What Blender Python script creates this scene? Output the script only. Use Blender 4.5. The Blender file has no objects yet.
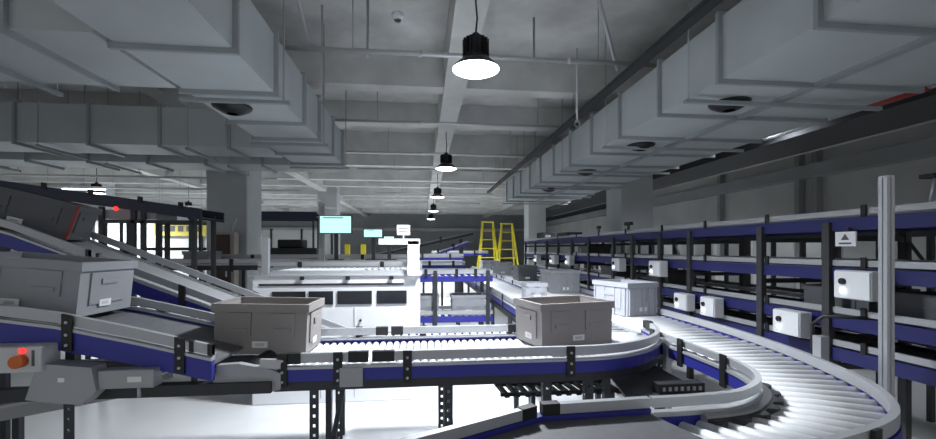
import bpy, bmesh, math, random
from mathutils import Vector, Matrix
random.seed(7)
S = bpy.context.scene
COL = S.collection
V = Vector

# ------------------------------------------------------------------ camera geometry
F = 429.0
TH = math.atan(46 / 429)
SN, CS = math.sin(TH), math.cos(TH)
HC = 1.5
def at(px, py, y):
    """point of the depth plane Y = y seen at a photograph pixel"""
    xc = (px - 468) / F; h = (249 - py) / F
    a, b = xc * CS + SN, -xc * SN + CS
    t = y / b
    return a * t, HC + h * t

# ------------------------------------------------------------------ materials
M = {}
def mat(name, col, rough=0.5, metal=0.0, noise=0.0, scale=8.0, bump=0.0, emit=None, estr=0.0, spec=None, coat=0.0, stretch=None):
    m = bpy.data.materials.new(name); m.use_nodes = True
    nt = m.node_tree; b = nt.nodes['Principled BSDF']
    b.inputs['Base Color'].default_value = (*col, 1)
    b.inputs['Roughness'].default_value = rough
    b.inputs['Metallic'].default_value = metal
    if spec is not None: b.inputs['Specular IOR Level'].default_value = spec
    if coat: b.inputs['Coat Weight'].default_value = coat
    if noise or bump:
        tc = nt.nodes.new('ShaderNodeTexCoord'); mp = nt.nodes.new('ShaderNodeMapping')
        if stretch: mp.inputs['Scale'].default_value = stretch
        n = nt.nodes.new('ShaderNodeTexNoise'); n.inputs['Scale'].default_value = scale
        n.inputs['Detail'].default_value = 6
        nt.links.new(tc.outputs['Object'], mp.inputs['Vector']); nt.links.new(mp.outputs['Vector'], n.inputs['Vector'])
        if noise:
            r = nt.nodes.new('ShaderNodeValToRGB')
            r.color_ramp.elements[0].position = .3; r.color_ramp.elements[1].position = .7
            r.color_ramp.elements[0].color = (*[c * (1 - noise) for c in col], 1)
            r.color_ramp.elements[1].color = (*[min(1, c * (1 + noise)) for c in col], 1)
            nt.links.new(n.outputs['Fac'], r.inputs['Fac']); nt.links.new(r.outputs['Color'], b.inputs['Base Color'])
        if bump:
            bp = nt.nodes.new('ShaderNodeBump'); bp.inputs['Strength'].default_value = bump; bp.inputs['Distance'].default_value = .02
            nt.links.new(n.outputs['Fac'], bp.inputs['Height']); nt.links.new(bp.outputs['Normal'], b.inputs['Normal'])
    if emit:
        b.inputs['Emission Color'].default_value = (*emit, 1); b.inputs['Emission Strength'].default_value = estr
    M[name] = m
    return m

mat('concrete', (.58, .58, .565), .9, noise=.25, scale=1.6, bump=.15)
mat('beam_concrete', (.60, .60, .58), .9, noise=.12, scale=2.2, bump=.1)
mat('column_paint', (.50, .52, .53), .8, noise=.05, scale=3)
mat('floor_epoxy', (.78, .79, .80), .35, noise=.06, scale=1.2)
mat('wall_dark', (.30, .31, .31), .9, noise=.1, scale=1.0)
mat('wall_grey', (.52, .52, .51), .9, noise=.1, scale=1.0)
mat('duct_sheet', (.50, .54, .545), .5, .1, noise=.08, scale=1.4)
mat('duct_flange', (.36, .39, .40), .5, .3)
mat('rod_steel', (.40, .42, .43), .45, .6)
mat('pipe_steel', (.55, .56, .57), .4, .5)
mat('pipe_red', (.35, .03, .025), .5)
mat('lamp_black', (.012, .013, .015), .45)
mat('lamp_lens', (.9, .92, 1), .4, emit=(.86, .92, 1), estr=9.0)
mat('rail_blue', (.033, .036, .29), .4, .05)
mat('rail_navy', (.02, .023, .055), .45)
mat('rail_blue_shaded', (.022, .024, .13), .45, .1)  # same rail blue, darkened in colour for the dimmer light on the rack
mat('aluminium', (.50, .51, .53), .36, .35)
mat('aluminium_dull', (.46, .47, .49), .5, .5)
mat('roller_zinc', (.80, .81, .83), .38, .15)
mat('black_plastic', (.012, .012, .013), .5)
mat('dark_steel', (.045, .047, .052), .5, .4)
mat('leg_steel', (.05, .055, .065), .45, .5)
mat('belt_rubber', (.12, .122, .13), .6, noise=.1, scale=30, bump=.05)
mat('tote_taupe', (.30, .275, .265), .55, noise=.04, scale=3)
mat('tote_grey', (.30, .31, .33), .5, noise=.04, scale=3)
mat('tote_pale', (.42, .43, .47), .45, noise=.04, scale=3)
mat('tote_dark', (.10, .105, .115), .55, noise=.04, scale=3)
mat('tote_red', (.30, .035, .03), .55)
mat('label_white', (.80, .80, .80), .5)
mat('label_print', (.10, .10, .11), .6)
mat('white_paint', (.80, .81, .83), .4)
mat('box_grey', (.58, .59, .60), .45)
mat('roller_white', (.84, .85, .87), .5, .05)
mat('plate_grey', (.38, .385, .40), .5, .2)
mat('glass_dark', (.02, .022, .025), .15)
mat('screen', (.1, .2, .2), .3, emit=(.60, 1.0, .94), estr=1.08)
mat('screen_bar', (.1, .2, .2), .3, emit=(.25, .5, .5), estr=.6)
mat('monitor_bezel', (.02, .022, .03), .5)
mat('yellow_paint', (.85, .72, .04), .5)
mat('banner_yellow', (.65, .55, .12), .7)
mat('red_light', (.6, .02, .02), .4, emit=(1, .04, .03), estr=1.6)
mat('white_light', (.9, .9, .9), .4, emit=(.8, .95, 1), estr=8.0)
mat('tube_light', (.9, .9, .9), .4, emit=(.9, .95, 1), estr=6.0)
mat('orange_plastic', (.6, .14, .02), .5)
mat('brown_panel', (.075, .045, .04), .6)
mat('frame_tan', (.42, .38, .33), .6)
mat('board_white', (.62, .63, .62), .6)
mat('steel_post', (.055, .055, .058), .55, .2)
mat('black_mesh', (.012, .012, .013), .7)

# ------------------------------------------------------------------ mesh builder
class MB:
    def __init__(s): s.v = []; s.f = []; s.smooth = []
    def add(s, vs, fs, sm=False):
        o = len(s.v); s.v += [tuple(v) for v in vs]
        for f in fs: s.f.append([i + o for i in f]); s.smooth.append(sm)
        return s
    def box(s, x0, x1, y0, y1, z0, z1, mt=None):
        vs = [V((x, y, z)) for z in (z0, z1) for y in (y0, y1) for x in (x0, x1)]
        if mt: vs = [mt @ v for v in vs]
        return s.add(vs, [(0, 2, 3, 1), (4, 5, 7, 6), (0, 1, 5, 4), (2, 6, 7, 3), (0, 4, 6, 2), (1, 3, 7, 5)])
    def cbox(s, c, d, mt=None):
        return s.box(c[0]-d[0]/2, c[0]+d[0]/2, c[1]-d[1]/2, c[1]+d[1]/2, c[2]-d[2]/2, c[2]+d[2]/2, mt)
    def bevbox(s, x0, x1, y0, y1, z0, z1, b=.006, mt=None):
        bm = bmesh.new(); bmesh.ops.create_cube(bm, size=1)
        for v in bm.verts: v.co = V((x0 + (v.co.x+.5)*(x1-x0), y0 + (v.co.y+.5)*(y1-y0), z0 + (v.co.z+.5)*(z1-z0)))
        bmesh.ops.bevel(bm, geom=bm.edges[:], offset=b, segments=2, profile=.5, affect='EDGES')
        bm.verts.index_update()
        vs = [(mt @ v.co) if mt else v.co.copy() for v in bm.verts]
        s.add(vs, [[v.index for v in f.verts] for f in bm.faces]); bm.free(); return s
    def bar(s, p, q, w, h):
        p, q = V(p), V(q); d = (q - p).normalized()
        up = V((0, 0, 1)) if abs(d.z) < .95 else V((0, 1, 0))
        l = d.cross(up).normalized() * (w/2); u = l.cross(d).normalized() * (h/2)
        vs = [r + a*l + b*u for r in (p, q) for a, b in ((-1,-1),(1,-1),(1,1),(-1,1))]
        return s.add(vs, [(0,1,2,3), (7,6,5,4), (0,4,5,1), (1,5,6,2), (2,6,7,3), (3,7,4,0)])
    def tube(s, pts, r, n=10, r2=None, cap=True):
        pts = [V(p) for p in pts]; N = len(pts); vs = []
        for i, p in enumerate(pts):
            d = (pts[min(i+1, N-1)] - pts[max(i-1, 0)]).normalized()
            up = V((0, 0, 1)) if abs(d.z) < .9 else V((0, 1, 0))
            l = d.cross(up).normalized(); u = l.cross(d).normalized()
            rr = r if r2 is None else r + (r2 - r) * i / (N - 1)
            for k in range(n):
                a = 2*math.pi*k/n; vs.append(p + l*math.cos(a)*rr + u*math.sin(a)*rr)
        o = len(s.v); s.add(vs, [(i*n+k, i*n+(k+1) % n, (i+1)*n+(k+1) % n, (i+1)*n+k) for i in range(N-1) for k in range(n)], True)
        if cap:
            for b in (0, (N-1)*n): s.f.append([o+b+k for k in range(n)]); s.smooth.append(False)
        return s
    def lathe(s, prof, c=(0, 0, 0), n=28, sm=True):
        vs = []; c = V(c)
        for r, z in prof:
            for k in range(n):
                a = 2*math.pi*k/n; vs.append(c + V((r*math.cos(a), r*math.sin(a), z)))
        N = len(prof)
        return s.add(vs, [(i*n+k, i*n+(k+1) % n, (i+1)*n+(k+1) % n, (i+1)*n+k) for i in range(N-1) for k in range(n)], sm)
    def sweep(s, path, out, u0, u1, v0, v1):
        vs = []
        for p, o in zip(path, out):
            for u, v in ((u0, v0), (u1, v0), (u1, v1), (u0, v1)): vs.append(p + o*u + V((0, 0, v)))
        N = len(path)
        fs = [(i*4+k, i*4+(k+1) % 4, (i+1)*4+(k+1) % 4, (i+1)*4+k) for i in range(N-1) for k in range(4)]
        fs += [(0, 1, 2, 3), tuple((N-1)*4+k for k in (3, 2, 1, 0))]
        return s.add(vs, fs)
    def prism(s, poly, z0, z1):
        n = len(poly)
        vs = [V((x, y, z)) for z in (z0, z1) for x, y in poly]
        return s.add(vs, [tuple(range(n-1, -1, -1)), tuple(range(n, 2*n))] + [(i, (i+1) % n, n+(i+1) % n, n+i) for i in range(n)])
    def build(s, name, m, parent=None, fix=True):
        me = bpy.data.meshes.new(name); me.from_pydata(s.v, [], s.f)
        me.polygons.foreach_set('use_smooth', s.smooth)
        if fix:
            bm = bmesh.new(); bm.from_mesh(me); bmesh.ops.recalc_face_normals(bm, faces=bm.faces[:]); bm.to_mesh(me); bm.free()
        me.update()
        o = bpy.data.objects.new(name, me); COL.objects.link(o)
        me.materials.append(M[m] if isinstance(m, str) else m)
        if parent: o.parent = parent
        return o

def tag(o, label, cat, group=None, kind=None):
    o['label'] = label; o['category'] = cat
    if group: o['group'] = group
    if kind: o['kind'] = kind
    return o
def thing(name, label, cat, loc=(0, 0, 0), rz=0.0, group=None):
    o = bpy.data.objects.new(name, None); COL.objects.link(o)
    o.location = loc; o.rotation_euler = (0, 0, rz); o.empty_display_size = .1
    return tag(o, label, cat, group)
def struct(name, mb, m):
    o = mb.build(name, m); o['kind'] = 'structure'; return o
def dup(root, loc, rot=None, label=None, group=None, remat=None):
    r = root.copy(); COL.objects.link(r); r.location = loc
    if rot is not None: r.rotation_euler = rot
    if label: r['label'] = label
    if group: r['group'] = group
    for ch in list(root.children):
        c = ch.copy(); COL.objects.link(c); c.parent = r
        for g in list(ch.children):
            d = g.copy(); COL.objects.link(d); d.parent = c
    return r

# ------------------------------------------------------------------ path helpers
def P(*pts): return [V(p) for p in pts]
def cum(path):
    d = [0.0]
    for a, b in zip(path, path[1:]): d.append(d[-1] + (b - a).length)
    return d
def along(path, f):
    d = cum(path); t = max(0, min(1, f)) * d[-1]
    for i in range(len(path)-1):
        if t <= d[i+1] + 1e-9:
            k = (t - d[i]) / max(1e-9, d[i+1]-d[i]); return path[i].lerp(path[i+1], k)
    return path[-1].copy()
def sub(path, f0, f1):
    d = cum(path); L = d[-1]
    return [along(path, f0)] + [p for p, q in zip(path, d) if f0*L + 1e-4 < q < f1*L - 1e-4] + [along(path, f1)]
def outward(path, other):
    out = []; N = len(path)
    oc = sum(other, V((0, 0, 0))) / len(other)
    for i, p in enumerate(path):
        d = path[min(i+1, N-1)] - path[max(i-1, 0)]; d.z = 0; d.normalize()
        n = V((d.y, -d.x, 0))
        q = min(other, key=lambda r: (r - p).length) if len(other) > 8 else along(other, i / max(1, N-1))
        if n.dot(q - p) > 0: n = -n
        out.append(n)
    return out
def spline(pts, n=8):
    pts = [V(p) for p in pts]; out = []
    for i in range(len(pts)-1):
        p0, p1, p2, p3 = pts[max(i-1, 0)], pts[i], pts[i+1], pts[min(i+2, len(pts)-1)]
        for k in range(n):
            t = k / n
            out.append(.5*((2*p1) + (-p0+p2)*t + (2*p0-5*p1+4*p2-p3)*t*t + (-p0+3*p1-3*p2+p3)*t**3))
    return out + [pts[-1]]
def arc(cx, cy, r, a0, a1, z, n=14):
    return [V((cx + r*math.cos(math.radians(a0+(a1-a0)*k/n)), cy + r*math.sin(math.radians(a0+(a1-a0)*k/n)), z)) for k in range(n+1)]

def leg_mesh(h, w=.046, dx=1, dy=1):
    """slotted steel angle: two flanges with square holes; height h, top at z = 0"""
    m = MB(); st = .0165; t = .003
    k = int(h / .05)
    for axis in (0, 1):
        def bx(a0, a1, z0, z1):
            if axis == 0: m.box(min(a0*dx, a1*dx), max(a0*dx, a1*dx), 0, t, z0, z1)
            else: m.box(0, t, min(a0*dy, a1*dy), max(a0*dy, a1*dy), z0, z1)
        bx(0, st, -h, 0); bx(w-st, w, -h, 0)
        for i in range(k+1):
            z1 = -i*.05
            bx(st, w-st, max(-h, z1-.034), z1)
    return m

def side_parts(root, path, other, o):
    """rail, lip, guard, brackets and so on of one long side of a conveyor"""
    out = outward(path, other)
    rt, rb = o.get('rail', (.008, -.056))
    MB().sweep(path, out, 0, .03, rb, rt).build('side_rail', o.get('rail_mat', 'rail_blue'), root)
    if o.get('lip', True):
        MB().sweep(path, out, -.004, .036, rt, rt+.014).build('rail_lip', o.get('lip_mat', 'aluminium'), root)  # pale by default: drawn as the specular line on the rail's top edge
    g0, g1 = o.get('guard_z', (.038, .086))
    for (f0, f1) in o.get('guards', [(0, 1)]):
        sp = sub(path, f0, f1); so = outward(sp, other)
        g = MB().sweep(sp, so, .0, .026, g0, g1).build('guard_rail', o.get('guard_mat', 'aluminium'), root)
        for e, on in ((0, o.get('cap0', False)), (1, o.get('cap1', False))):
            if (f0 > 0.001 if e == 0 else f1 < .999) or on:
                L = (sp[-1]-sp[0]).length
                cl = o.get('cap_len', .06); c = sub(sp, 0, min(.4, cl/L)) if e == 0 else sub(sp, 1-min(.4, cl/L), 1)
                MB().sweep(c, outward(c, other), -.003, .031, g0-.003, g1+.003).build('end_cap', 'black_plastic', g)
    ba, bw = o.get('bracket_z', (-.075, .09)), o.get('bracket_w', .045)
    for f in o.get('brackets', []):
        L = cum(path)[-1]; c = sub(path, f-bw/2/L, f+bw/2/L); c = [c[0], c[-1]]
        oo = outward(c, other)
        b = MB().sweep(c, oo, .03, .042, ba[0], ba[1]).build('bracket', 'black_plastic', root)
        if o.get('bolts', False):
            mid = (c[0]+c[1])/2
            for vz in (ba[0]+.025, (ba[0]+ba[1])/2-.01, ba[1]-.035):
                q = mid + oo[0]*.042 + V((0, 0, vz))
                MB().tube([q, q + oo[0]*.005], .007, 8).build('bolt', 'aluminium', b)
    if o.get('beam', True):
        b0, b1 = o.get('beam_z', (-.145, -.085))
        MB().sweep(path, out, -.03, .018, b0, b1).build('under_beam', 'dark_steel', root)
    lw = o.get('leg_mat', 'leg_steel')
    for f in o.get('legs', []):
        p = along(path, f); q = along(other, f); d = (q-p); d.z = 0; d.normalize()
        h = p.z - .10 - o.get('floor', 0.0)
        if o.get('slotted', True):
            m = leg_mesh(h); mo = m.build('leg', lw, root)
        else:
            m = MB().box(-.02, .02, -.02, .02, -h, 0); mo = m.build('leg', lw, root)
        mo.location = p + d*.0 + V((-.023, 0, -.10))

def rollers(root, L, R, n, r=.024, f0=0.0, f1=1.0, m='roller_zinc', keep=95, inset=.0, matter=None):
    done = 0; rest = MB()
    for i in range(n):
        f = f0 + (f1-f0)*(i+.5)/n
        p, q = along(L, f), along(R, f)
        p = p - V((0, 0, r)); q = q - V((0, 0, r))
        if matter: p, q = matter(p, q)
        if i < keep: MB().tube([p, q], r, 12).build('roller', m, root)
        else: rest.tube([p, q], r, 8)
    if n > keep:
        o = rest.build('roller', m, root); o['kind'] = 'stuff'

def belt(root, L, R, th=.012, m='belt_rubber', drop=0.0):
    N = 2 if max(len(L), len(R)) == 2 else 37
    vs = []
    for i in range(N):
        f = i/(N-1); p, q = along(L, f), along(R, f)
        for z in (-drop, -drop-th): vs += [p + V((0, 0, z)), q + V((0, 0, z))]
    fs = []
    for i in range(N-1):
        a, b = i*4, (i+1)*4
        fs += [(a, a+1, b+1, b), (a+2, b+2, b+3, a+3), (a, b, b+2, a+2), (a+1, a+3, b+3, b+1)]
    fs += [(0, 2, 3, 1), ((N-1)*4, (N-1)*4+1, (N-1)*4+3, (N-1)*4+2)]
    return MB().add(vs, fs).build('belt', m, root)

def conveyor(label, L, R, lo, ro, cat='conveyor', name='roller_conveyor', group=None):
    root = thing(name, label, cat, group=group)
    if lo is not None: side_parts(root, L, R, lo)
    if ro is not None: side_parts(root, R, L, ro)
    return root

# ------------------------------------------------------------------ setting
struct('floor', MB().box(-16, 8, -4, 30, -.1, 0), 'floor_epoxy')
struct('ceiling', MB().box(-16, 8, -4, 30, 4.2, 4.4), 'concrete')
struct('wall_back', MB().box(-16, 8, 30, 30.2, 0, 4.2), 'wall_dark')
struct('wall_left', MB().box(-16.2, -16, -4, 30, 0, 4.2), 'wall_grey')
struct('wall_right', MB().box(8, 8.2, -4, 30, 0, 4.2), 'wall_grey')
for i in range(12):
    y = 5.95 + 2.05*i
    o = struct('ceiling_beam', MB().box(-16, 8, y, y+.26, 3.82 if i % 2 else 3.74, 4.2), 'beam_concrete')
for x in (-8.0, -3.75, .45, 4.4):
    struct('ceiling_beam', MB().box(x-.15, x+.15, -4, 30, 3.70, 4.2), 'beam_concrete')
COLS = [(-3.6, 8.75), (-3.6, 17.2), (4.56, 9.08), (4.6, 17.2), (-11.9, 8.75), (-11.9, 17.2)]
for x, y in COLS:
    struct('column', MB().bevbox(x-.36, x+.36, y-.37, y+.37, 0, 4.2, .02), 'column_paint')
# upright strips and a ledge on the right wall
for y in (3.0, 5.2, 5.6, 7.8, 8.2, 10.6):
    struct('trim', MB().box(7.86, 8, y, y+.12, 1.2, 4.2), 'wall_dark')
struct('trim', MB().box(7.7, 8.0, -4, 30, 2.95, 3.2), 'wall_dark')
struct('trim', MB().box(-16, 8, 29.8, 30, 2.75, 2.95), 'wall_grey')

# ------------------------------------------------------------------ ducts
def flange_y(x0, x1, z0, z1, y, w=.03, d=.035):
    m = MB()
    m.box(x0-d, x1+d, y, y+w, z0-d, z0); m.box(x0-d, x1+d, y, y+w, z1, z1+d)
    m.box(x0-d, x0, y, y+w, z0, z1); m.box(x1, x1+d, y, y+w, z0, z1); return m
def flange_x(y0, y1, z0, z1, x, w=.03, d=.035):
    m = MB()
    m.box(x, x+w, y0-d, y1+d, z0-d, z0); m.box(x, x+w, y0-d, y1+d, z1, z1+d)
    m.box(x, x+w, y0-d, y0, z0, z1); m.box(x, x+w, y1, y1+d, z0, z1); return m
def outlet(x, y, z, r, parent):
    o = MB().lathe([(r*.3, -.05), (r*.55, -.05), (r, -.012), (r, 0), (.0, 0)], (x, y, z), 20).build('air_outlet', 'lamp_black', parent)
    MB().lathe([(.0, -.062), (r*.4, -.06), (r*.45, -.045), (0, -.045)], (x, y, z), 16).build('diffuser_cone', 'dark_steel', o)
ZD0, ZD1 = 2.8, 3.28
d = thing('air_duct', 'long grey sheet metal duct along right side of ceiling', 'air duct', (2.28, 0, ZD0), group='main ceiling ducts')
def rel(mb, root, name, m):
    o = mb.build(name, m, root); o.matrix_parent_inverse = Matrix.Translation(-V(root.location)); return o
rel(MB().box(2.28, 4.0, -1.5, 11.5, ZD0, ZD1), d, 'duct_body', 'duct_sheet')
for k in range(14):
    rel(flange_y(2.28, 4.0, ZD0, ZD1, 1.39-.83 + .83*k), d, 'flange', 'duct_flange')
for k in range(7):
    y = 1.66 + 1.64*k
    rel(MB().tube([(2.235, y+.1, ZD0-.05), (2.235, y+.1, 4.2)], .007, 6), d, 'hanger_rod', 'rod_steel')
    rel(MB().bar((2.2, y+.1, ZD0-.055), (4.05, y+.1, ZD0-.055), .04, .03), d, 'hanger_bar', 'duct_flange')
for y in (1.2, 3.55, 5.1, 6.9, 9.0):
    o = MB().lathe([(.05, -.07), (.09, -.06), (.16, -.02), (.17, 0), (0, 0)], (2.72, y, ZD0), 20); rel(o, d, 'air_outlet', 'lamp_black')
rel(MB().box(3.05, 3.12, -1.5, 11.5, ZD0-.03, ZD0), d, 'seam_strip', 'duct_flange')

d = thing('air_duct', 'long grey sheet metal duct along left side of ceiling', 'air duct', (-1.29, 0, ZD0), group='main ceiling ducts')
poly = [(-1.22, -1.5)] + [(p.x, p.y) for p in arc(-1.80, 6.95, .58, 0, 90, 0, 10)] + [(-1.93, 7.53), (-1.93, -1.5)]
rel(MB().prism(poly, ZD0, ZD1), d, 'duct_body', 'duct_sheet')
for y in (.4, 1.25, 2.1, 2.92, 3.70, 4.55, 5.2, 6.0, 6.7):
    rel(flange_y(-1.93, -1.22, ZD0, ZD1, y), d, 'flange', 'duct_flange')
for y in (2.2, 3.8, 5.3, 6.8):
    rel(MB().tube([(-1.17, y, ZD0-.05), (-1.17, y, 4.2)], .007, 6), d, 'hanger_rod', 'rod_steel')
    rel(MB().bar((-2.0, y, ZD0-.055), (-1.12, y, ZD0-.055), .04, .03), d, 'hanger_bar', 'duct_flange')
o = MB().lathe([(.05, -.07), (.09, -.06), (.16, -.02), (.17, 0), (0, 0)], (-1.72, 4.12, ZD0), 20); rel(o, d, 'air_outlet', 'lamp_black')
for k, (y0, y1, nm) in enumerate([(2.8, 3.7, 'nearest branch duct crossing above the left conveyors'), (5.75, 6.35, 'middle branch duct running left with square flanges'), (6.9, 7.5, 'farthest branch duct ending at the left column')]):
    b = thing('branch_duct', 'grey sheet metal ' + nm, 'air duct', (-1.97, y0, ZD0), group='branch ducts on the left')
    rel(MB().box(-9.5, -1.97, y0, y1, ZD0, ZD1), b, 'duct_body', 'duct_sheet')
    for j in range(8):
        rel(flange_x(y0, y1, ZD0, ZD1, -2.45 - .82*j), b, 'flange', 'duct_flange')
    for x in (-2.9, -4.6, -6.4):
        rel(MB().tube([(x, y1+.06, ZD0-.05), (x, y1+.06, 4.2)], .007, 6), b, 'hanger_rod', 'rod_steel')
        rel(MB().tube([(x, y0-.06, ZD0-.05), (x, y0-.06, 4.2)], .007, 6), b, 'hanger_rod', 'rod_steel')
        rel(MB().bar((x, y0-.1, ZD0-.055), (x, y1+.1, ZD0-.055), .03, .03), b, 'hanger_bar', 'duct_flange')

# ------------------------------------------------------------------ pipes at the ceiling
def pipe(label, pts, r, m='pipe_steel', group=None, hang=(), coupl=()):
    p = thing('hanging_pipe', label, 'pipe', pts[0], group=group)
    rel(MB().tube(pts, r, 10), p, 'pipe_run', m)
    for h in hang:
        rel(MB().tube([(h[0], h[1], h[2]), (h[0], h[1], 4.2)], .006, 6), p, 'hanger_rod', 'rod_steel')
    for c in coupl:
        a, b = V(c[0]), V(c[1]); rel(MB().tube([a, b], r*1.35, 10), p, 'coupling', m)
    return p
PG = 'steel pipes crossing the aisle'
names = ['nearest steel pipe crossing the aisle in front of the first lamp', 'second steel pipe crossing the aisle behind the first lamp', 'third steel pipe crossing the aisle above the second lamp', 'fourth steel pipe crossing the aisle past the second lamp', 'fifth steel pipe crossing the aisle near the third lamp', 'sixth steel pipe crossing the far aisle', 'seventh and farthest steel pipe crossing the aisle']
for (y, r), nm in zip([(4.47, .024), (6.9, .022), (9.1, .022), (11.0, .022), (13.2, .022), (15.6, .022), (19.0, .022)], names):
    pipe(nm, [(-1.62, y, 3.52), (2.6, y, 3.52)], r, group=PG, hang=[(-.7, y, 3.52), (1.9, y, 3.52)],
         coupl=[((-.05, y, 3.52), (.0, y, 3.52)), ((1.55, y, 3.52), (1.6, y, 3.52))])
for y, nm in [(4.9, 'thin pipe drop beside the left duct near the first lamp'), ]:
    pipe(nm, [(-1.1, y, 4.2), (-1.1, y, 3.2), (-1.1, y-.1, 3.12)], .012)
pipe('slanting steel brace pipe between ceiling and pipe left of the lamp', [(-1.12, 3.3, 4.2), (-1.12, 4.4, 3.55)], .016)
pipe('slanting steel brace pipe from ceiling to right duct edge', [(1.75, 4.22, 4.2), (2.18, 4.6, 3.5)], .022)
pipe('thin dark sprinkler drop pipe hanging over the aisle left of lamp', [(-.58, 4.7, 4.2), (-.58, 4.7, 3.56)], .014, 'rod_steel')
pipe('thin dark sprinkler drop pipe hanging over the aisle right of lamp', [(1.30, 4.9, 4.2), (1.30, 4.9, 3.62)], .014, 'rod_steel')
LG = 'pipes crossing the left bay'
for k, y in enumerate((8.0, 9.6, 11.4, 13.6, 16.0)):
    pipe(['nearest pipe crossing the left bay', 'second pipe crossing the left bay', 'third pipe crossing the left bay', 'fourth pipe crossing the left bay', 'farthest pipe crossing the left bay'][k] + ' past the branch ducts',
         [(-15, y, 3.0), (-3.1, y, 3.0)], .025, group=LG, hang=[(-6, y, 3.0), (-9, y, 3.0)])
pipe('bright steel pipe running beside the right duct', [(4.28, -1, 2.98), (4.28, 14, 2.98)], .035, hang=[(4.28, 4, 2.98), (4.28, 8, 2.98)])
rp = pipe('steel fire pipe with red coupling beyond the right duct', [(4.75, -1, 3.05), (4.75, 5.5, 3.05)], .045, 'rod_steel', hang=[(4.75, 4.3, 3.05)])
rel(MB().tube([(4.75, 3.55, 3.05), (4.75, 4.1, 3.05)], .06, 12), rp, 'coupling', 'pipe_red')
pipe('dark service pipe running beneath the right wall ledge', [(6.2, -1, 3.1), (6.2, 20, 3.1)], .05, 'rod_steel', hang=[(6.2, 8, 3.1)])
# strip modelled for the dark gap above the right duct; cable tray over the rack
t = thing('cable_tray', 'dark strip drawn for the shaded gap along top edge of right duct', 'cable tray', (2.17, 0, 3.34))
rel(MB().box(2.12, 2.22, -1, 14, 3.34, 3.355), t, 'tray_base', 'dark_steel')
for x in (2.12, 2.208): rel(MB().box(x, x+.012, -1, 14, 3.355, 3.39), t, 'tray_side', 'dark_steel')
for y in (3, 6, 9, 12): rel(MB().tube([(2.17, y, 3.35), (2.17, y, 4.2)], .006, 6), t, 'hanger_rod', 'rod_steel')
t = thing('cable_tray', 'wide dark cable tray high above the right racks', 'cable tray', (5.4, 0, 3.0))
rel(MB().box(4.95, 5.9, -1, 20, 3.0, 3.02), t, 'tray_base', 'dark_steel')
for x in (4.95, 5.88): rel(MB().box(x, x+.02, -1, 20, 3.02, 3.14), t, 'tray_side', 'dark_steel')
for y in (3, 6, 9, 12): rel(MB().tube([(5.4, y, 3.02), (5.4, y, 4.2)], .008, 6), t, 'hanger_rod', 'rod_steel')

# smoke detector and camera
t = thing('smoke_detector', 'round white smoke detector on the concrete ceiling', 'smoke detector', (-.28, 5.0, 4.2))
MB().lathe([(0, -.06), (.04, -.06), (.065, -.035), (.07, 0), (0, 0)], (0, 0, 0), 20).build('housing', 'white_paint', t)
MB().lathe([(.04, -.075), (.042, -.06), (0, -.06)], (0, 0, 0), 14).build('sensor_cap', 'box_grey', t)
t = thing('security_camera', 'white security camera hanging on a pole beside right duct', 'camera', (2.08, 5.6, 4.2))
MB().tube([(0, 0, 0), (0, 0, -.98)], .014, 8).build('pole', 'white_paint', t)
MB().tube([(0, .0, -1.0), (-.05, -.14, -1.06)], .035, 12).build('camera_body', 'white_paint', t)
MB().tube([(-.05, -.141, -1.06), (-.053, -.148, -1.063)], .028, 12).build('camera_lens', 'lamp_black', t)
MB().lathe([(0, -.97), (.03, -.97), (.03, -1.02), (0, -1.02)], (0, 0, 0), 12).build('mount', 'white_paint', t)

# ------------------------------------------------------------------ high bay lamps
def make_lamp(label, loc, group):
    t = thing('high_bay_lamp', label, 'lamp', loc, group=group)
    top = 3.70 - loc[2] if abs(loc[0]-.45) < .1 or abs(loc[0]+8) < .3 else 4.2 - loc[2]
    pts = [(0, 0, .30), (.012, 0, .42), (0, 0, .55), (0, 0, top)]
    MB().tube(pts, .008, 8).build('cord', 'lamp_black', t)
    h = MB().lathe([(0, .29), (.03, .29), (.035, .25), (.088, .245), (.092, .10), (.10, .095), (.10, .075), (0, .075)]).build('heat_sink', 'lamp_black', t)
    fm = MB()
    for k in range(18):
        a = 2*math.pi*k/18; fm.box(.085, .112, -.004, .004, .10, .235, Matrix.Rotation(a, 4, 'Z'))
    fm.build('cooling_fin', 'lamp_black', h)
    MB().lathe([(.10, .08), (.125, .065), (.195, .0), (.203, -.012), (.198, -.014), (.19, -.002), (.12, .06), (.10, .07)]).build('lamp_shade', 'lamp_black', t)
    MB().lathe([(.197, -.012), (.16, -.03), (.09, -.042), (0, -.045)]).build('lens', 'lamp_lens', t)
    return t
L0 = make_lamp('nearest and largest black high bay lamp over the aisle', (.45, 3.58, 3.02), 'high bay lamps over the aisle')
for k, (y, nm) in enumerate([(8.05, 'second black high bay lamp along the aisle'), (12.5, 'third black high bay lamp along the aisle'), (17.1, 'fourth black high bay lamp along the aisle'), (21.7, 'fifth and farthest black high bay lamp along the aisle')]):
    dup(L0, (.45, y, 3.02), label=nm)
L1 = make_lamp('largest lit high bay lamp in the left bay', (-8.75, 12.6, 3.02), 'high bay lamps in the left bay')
dup(L1, (-8.75, 17.2, 3.02), label='small lit high bay lamp left of the grey column')
dup(L1, (-8.75, 21.9, 3.02), label='farthest tiny high bay lamp in the left bay')
L2_ = make_lamp('added fill lamp hidden behind the right duct, nearer one', (4.7, 5.4, 3.2), 'added fill lamps behind the right duct')  # unseen pair of lamps added to brighten the right wall and rack
dup(L2_, (4.7, 10.6, 3.2), label='added fill lamp hidden behind the right duct, farther one')
t = thing('tube_lamp', 'thin fluorescent tube lamp under the left bay ceiling', 'lamp', (-8.2, 11.4, 2.97))
MB().box(-.5, .5, -.04, .04, 0, .05).build('housing', 'white_paint', t)
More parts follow.
